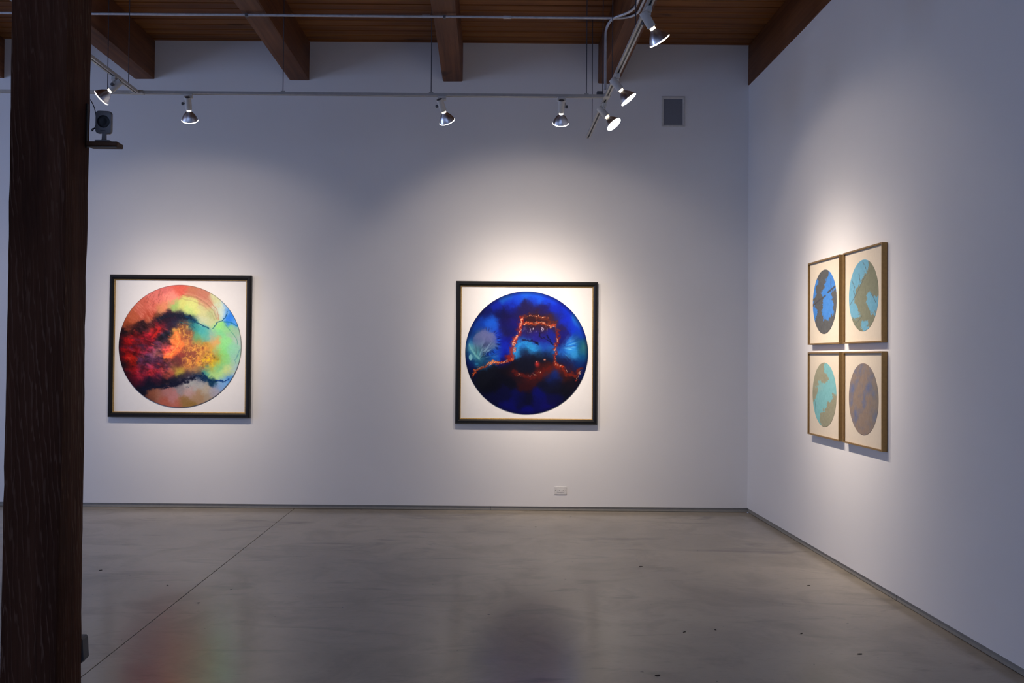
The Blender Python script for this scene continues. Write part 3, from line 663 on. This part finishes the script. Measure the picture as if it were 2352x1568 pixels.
def spot_lamp(x, y, target, power, label, along='x', knob=1, beam_n=24.0, spill=.125):
    Mp = Vector((x, y, ZT)); a = (Vector(target) - Mp - Vector((0, 0, -.08))).normalized()
    top = Vector((-a.x*.06, -a.y*.06, -.031))
    t = tag(empty('track_spotlight', Mp), label, 'spotlight', 'track spotlights with reflector bulbs')
    hx, hy = (.032, .015) if along == 'x' else (.015, .032)
    ad = obj('track_adapter', box(BM(), -hx, hx, -hy, hy, -.030, .001, .003), M_LAMPW, t)
    obj('lock_lever', box(BM(), -.006, .006, -hy-.006, -hy+.001, -.022, -.012, .001) if along == 'x' else box(BM(), -hx-.006, -hx+.001, -.006, .006, -.022, -.012, .001), M_LAMPW, ad)
    side = a.cross(Vector((0, 0, 1))).normalized()*knob
    piv = top + a*.055
    obj('swivel', lathe(BM(), [(.004, 0), (.012, .001), (.014, .005), (.014, .012), (.010, .015), (.004, .016)], 18, (0, 0, -.0455), (0, 0, 1), True, True), M_LAMPW, t, True)
    bm = BM(); arm = rounded([Vector((0, 0, -.040)), Vector((0, 0, -.042)) + side*.031, piv + side*.031], .012)
    tube(bm, arm, .0052, 8); obj('bracket_arm', bm, M_LAMPW, t, True)
    obj('tilt_knob', lathe(BM(), [(.004, .022), (.004, .033), (.011, .034), (.012, .046), (.009, .049)], 16, piv, side, True, True), M_CAP, t, True)
    obj('socket', lathe(BM(), [(.021, .002), (.0235, 0), (.0245, .004), (.0245, .092), (.0235, .096), (.019, .097), (.019, .060)], 36, top, a, False, False), M_LAMPW, t, True)
    obj('socket_cap', lathe(BM(), [(.0212, .0030), (.012, .0015), (.004, .001)], 28, top, a, False, True), M_CAP, t, True)
    b = obj('reflector_bulb', lathe(BM(), [(.0165, .112), (.0205, .118), (.030, .128), (.042, .143), (.0525, .161), (.0585, .175), (.0600, .1785), (.0608, .1815)], 48, top, a), M_CHROME, t, True)
    obj('bulb_neck', lathe(BM(), [(.0150, .085), (.0150, .098), (.0165, .101), (.0150, .104), (.0165, .107), (.0160, .113)], 28, top, a), M_NECK, b, True)
    obj('lens', lathe(BM(), [(.0608, .1815), (.0612, .1835), (.0606, .1866), (.0568, .1878), (.045, .1905), (.030, .1925), (.015, .1937), (.002, .194)], 40, top, a, False, True), M_LENS, b, True)
    L = bpy.data.lights.new('halogen_beam', 'SPOT'); L.energy = power*LAMP_GAIN; L.color = LAMP_RGB
    L.spot_size = math.radians(118); L.spot_blend = .36; L.shadow_soft_size = .030; L.use_nodes = True
    nt = L.node_tree; em = nt.nodes['Emission']; tc = nt.nodes.new('ShaderNodeTexCoord'); sp = nt.nodes.new('ShaderNodeSeparateXYZ')
    nt.links.new(tc.outputs['Normal'], sp.inputs[0])
    ab = nt.nodes.new('ShaderNodeMath'); ab.operation = 'ABSOLUTE'; nt.links.new(sp.outputs['Z'], ab.inputs[0])
    pw = nt.nodes.new('ShaderNodeMath'); pw.operation = 'POWER'; pw.inputs[1].default_value = beam_n; nt.links.new(ab.outputs[0], pw.inputs[0])
    p2 = nt.nodes.new('ShaderNodeMath'); p2.operation = 'POWER'; p2.inputs[1].default_value = 2.6; nt.links.new(ab.outputs[0], p2.inputs[0])
    ma = nt.nodes.new('ShaderNodeMath'); ma.operation = 'MULTIPLY_ADD'; ma.inputs[1].default_value = spill
    nt.links.new(p2.outputs[0], ma.inputs[0]); nt.links.new(pw.outputs[0], ma.inputs[2]); nt.links.new(ma.outputs[0], em.inputs['Strength'])
    lo = bpy.data.objects.new('halogen_beam', L); COL.objects.link(lo); lo.parent = t
    lo.location = top + a*.205; lo.rotation_euler = a.to_track_quat('-Z', 'Y').to_euler()
    return t
spot_lamp(XL, 6.42, (-5.6, 6.75, .9), 150, 'white track spotlight aimed left, above the small security camera', 'y', -1)
spot_lamp(-2.256, YT, (-2.50, Y1, 1.30), 175, 'white track spotlight hanging above the right corner of the red painting', 'x', -1)
spot_lamp(-3.30, YT, (-2.86, Y1, 1.36), 172, 'white track spotlight on the long track, hidden behind the wooden column', 'x', 1)
spot_lamp(-.352, YT, (.40, Y1, 1.40), 250, 'white track spotlight tilted right, left of the two above the blue painting', 'x', -1)
spot_lamp(.545, YT, (.60, Y1, 1.38), 250, 'white track spotlight pointing straight down, right of the two above the blue painting', 'x', 1)
spot_lamp(XR, 6.99, (X1, 6.25, 1.32), 190, 'white track spotlight nearest the far end of the right track, lens in view', 'y', -1, 24.0, .09)
spot_lamp(XR, 6.27, (X1, 6.15, 1.40), 190, 'white track spotlight in the middle of the three on the right track', 'y', -1, 24.0, .09)
spot_lamp(XR, 5.06, (X1, 5.85, 1.20), 70, 'white track spotlight nearest the camera at the top of the right track', 'y', -1)

# ------------------------------------------------------------------ conduits
ZK = 3.9235; YK = 6.735
def conduit(pts, rad, label, clamps=(), sleeves=()):
    P0 = Vector(pts[0]); t = tag(empty('steel_conduit', P0), label, 'conduit', 'steel conduits under the beams')
    obj('pipe', tube(BM(), [p-P0 for p in rounded(pts, rad, 9)], .0098, 12), M_STEEL, t, True)
    for x in clamps:
        bm = BM(); box(bm, x-P0.x-.010, x-P0.x+.010, -.014, .014, -.013, -.0098, .001); box(bm, x-P0.x-.010, x-P0.x+.010, -.0140, -.0102, -.012, .008, .001); box(bm, x-P0.x-.010, x-P0.x+.010, .0102, .034, -.002, .008, .001)
        obj('clamp', bm, M_CAP, t)
    for x in sleeves: obj('coupling', lathe(BM(), [(.0100, -.03), (.0128, -.028), (.0128, .028), (.0100, .03)], 16, (x-P0.x, 0, 0), (1, 0, 0)), M_STEEL, t, True)
conduit([(-6.2, YK, ZK), (1.085, YK, ZK), (1.085, 3.0, ZK)], .16, 'thin steel conduit crossing the room under the ceiling beams', (-3.176, -1.80, -.334), (-.47, .131))
conduit([(1.045, 3.0, ZK-.001), (1.045, 6.60, ZK-.001), (.866, 6.775, ZK-.001), (.866, 6.775, ZT+.046)], .12, 'thin steel conduit dropping beside the beam to the track corner')

# ------------------------------------------------------------------ small fittings
s = tag(empty('wall_speaker', (1.702, Y1, 3.680)), 'flush in-wall speaker with grey grille, high on the back wall', 'speaker')
FR = [(0, 0), (0, .004), (.003, .007), (.016, .007), (.022, .002), (.022, 0)]
for k in range(4): obj('frame_side', mitred(BM(), .216, .283, FR, k), M_SPKFR, s)
obj('grille', box(BM(), -.0865, .0865, -.003, -.0005, -.120, .120), M_GRILLE, s)
s = tag(empty('wall_outlet', (.6875, Y1, .187)), 'white double power outlet set sideways low on the back wall', 'outlet')
obj('cover_plate', box(BM(), -.057, .057, -.0062, -.0002, -.0365, .0365, .0025, 2), M_PLATE, s)
i = obj('receptacle', box(BM(), -.034, .034, -.0085, -.006, -.0165, .0165, .0012), M_PLATE, s)
for cx in (-.0185, .0185):
    for z in (-.006, .0065): obj('slot', box(BM(), cx-.009, cx-.0015, -.0088, -.0080, z-.0011, z+.0011), M_DARK, i)
    obj('ground_hole', lathe(BM(), [(.0026, 0), (.0026, .0006)], 12, (cx+.0065, -.0082, 0), (0, -1, 0), True, True), M_DARK, i)
for cx in (-.0475, .0475): obj('screw', lathe(BM(), [(.003, 0), (.003, .0005), (.0018, .001)], 12, (cx, -.0060, 0), (0, -1, 0), False, True), M_CAP, s)

XF = -1.577                                                 # right face of the column
s = tag(empty('shelf_bracket', (XF, 3.59, 2.2145)), 'little wooden shelf on a black bracket fixed to the column', 'shelf')
obj('board', box(BM(), .004, .127, -.032, .030, .004, .022, .003), M_SHELF, s)
obj('upright', box(BM(), .003, .007, -.030, -.016, -.004, .170, .001), M_DARK, s)
obj('support', box(BM(), .003, .120, -.030, -.016, 0, .004), M_DARK, s)
s = tag(empty('security_camera', (-1.515, 3.590, 2.2370)), 'small pale security camera with round black lens on the shelf', 'camera')
obj('foot', box(BM(), -.030, .030, -.020, .020, 0, .008, .0035, 2), M_CAMBODY, s)
obj('stem', lathe(BM(), [(.012, .007), (.0095, .013), (.009, .032), (.011, .038)], 20, (0, 0, 0), (.02, 0, 1)), M_CAMBODY, s, True)
HEAD = Matrix.Translation((-.001, 0, .080)) @ Matrix.Rotation(math.radians(2.5), 4, 'Y') @ Matrix.Rotation(math.radians(6), 4, 'X')
bm = BM(); t = box(BM(), -.0310, .0310, -.010, .011, -.0445, .0445)
bmesh.ops.bevel(t, geom=[e for e in t.edges if abs(e.verts[0].co.y - e.verts[1].co.y) > .01], offset=.013, segments=5, affect='EDGES', profile=.5)
bmesh.ops.bevel(t, geom=[e for e in t.edges if e.is_manifold and e.calc_face_angle() > .8], offset=.003, segments=2, affect='EDGES', profile=.5)
merge(bm, t, HEAD); obj('body', bm, M_CAMBODY, s, True)
bm = BM(); t = lathe(BM(), [(.0240, 0), (.0240, .003), (.021, .0045), (.012, .0030), (.003, .0026)], 36, (.002, -.0095, .003), (0, -1, 0), False, True)
merge(bm, t, HEAD); obj('lens_ring', bm, M_DARK, s, True)
bm = BM(); merge(bm, box(BM(), -.010, .010, -.0106, -.0098, -.034, -.031), HEAD); obj('logo_strip', bm, M_CAP, s)
tag(obj('camera_cable', tube(BM(), rounded([(XF+.002, 3.60, 2.41), (-1.560, 3.604, 2.38), (-1.553, 3.606, 2.335), (-1.556, 3.608, 2.305), (-1.572, 3.608, 2.285), (-1.570, 3.607, 2.298), (-1.538, 3.606, 2.298)], .02, 6), .0018, 6), M_DARK, None, True),
    'thin dark cable looping from the column to the security camera', 'cable')
s = tag(empty('outlet_box', (-1.629, 3.628, .24)), 'grey metal outlet box low on the back of the column', 'outlet box')
pf = [(-.06, -.055), (.040, -.055), (.060, -.033), (.055, .045), (.049, .053), (-.06, .053)]
obj('box_body', prism(BM(), pf, (0, -.026, 0), (0, .022, 0), (1, 0, 0), (0, 0, 1)), M_BOX, s)
obj('cover', prism(BM(), [(a*.97, b*.97) for a, b in pf], (0, .022, 0), (0, .026, 0), (1, 0, 0), (0, 0, 1)), M_BOX, s)

# bits of grit lying on the concrete
SPECK = [(-2.495, 5.96, .030, 1.2), (-2.84, 5.69, .022, .3), (-2.07, 4.33, .026, .5), (-1.93, 5.59, .018, .1), (-1.52, 5.5, .014, .8), (1.05, 6.20, .030, .1), (1.03, 4.73, .024, .9),
         (.42, 7.60, .020, .2), (1.20, 4.77, .020, 1.9), (.77, 4.08, .026, .4), (-2.13, 4.62, .018, .2), (-3.0, 4.05, .030, .3), (2.02, 5.72, .022, .2), (1.63, 4.72, .018, .6), (1.80, 4.40, .03, .1), (-1.62, 5.2, .015, .2)]
for q, (x, y, sz, rz) in enumerate(SPECK):
    bm = BM(); n = 7; ring = []
    for k in range(n):
        a = 2*PI*k/n; r_ = sz*.5*R.uniform(.6, 1.1); ring.append((r_*math.cos(a), r_*.45*math.sin(a)))
    prism(bm, ring, (0, 0, .0002), (0, 0, .0022), (1, 0, 0), (0, 1, 0))
    o = obj('debris_fleck', bm, M_DEBRIS, None, False, (x, y, 0)); o.rotation_euler = (0, 0, rz)
    tag(o, 'tiny dark fleck of debris lying on the concrete floor', 'debris', 'dark flecks on the floor')
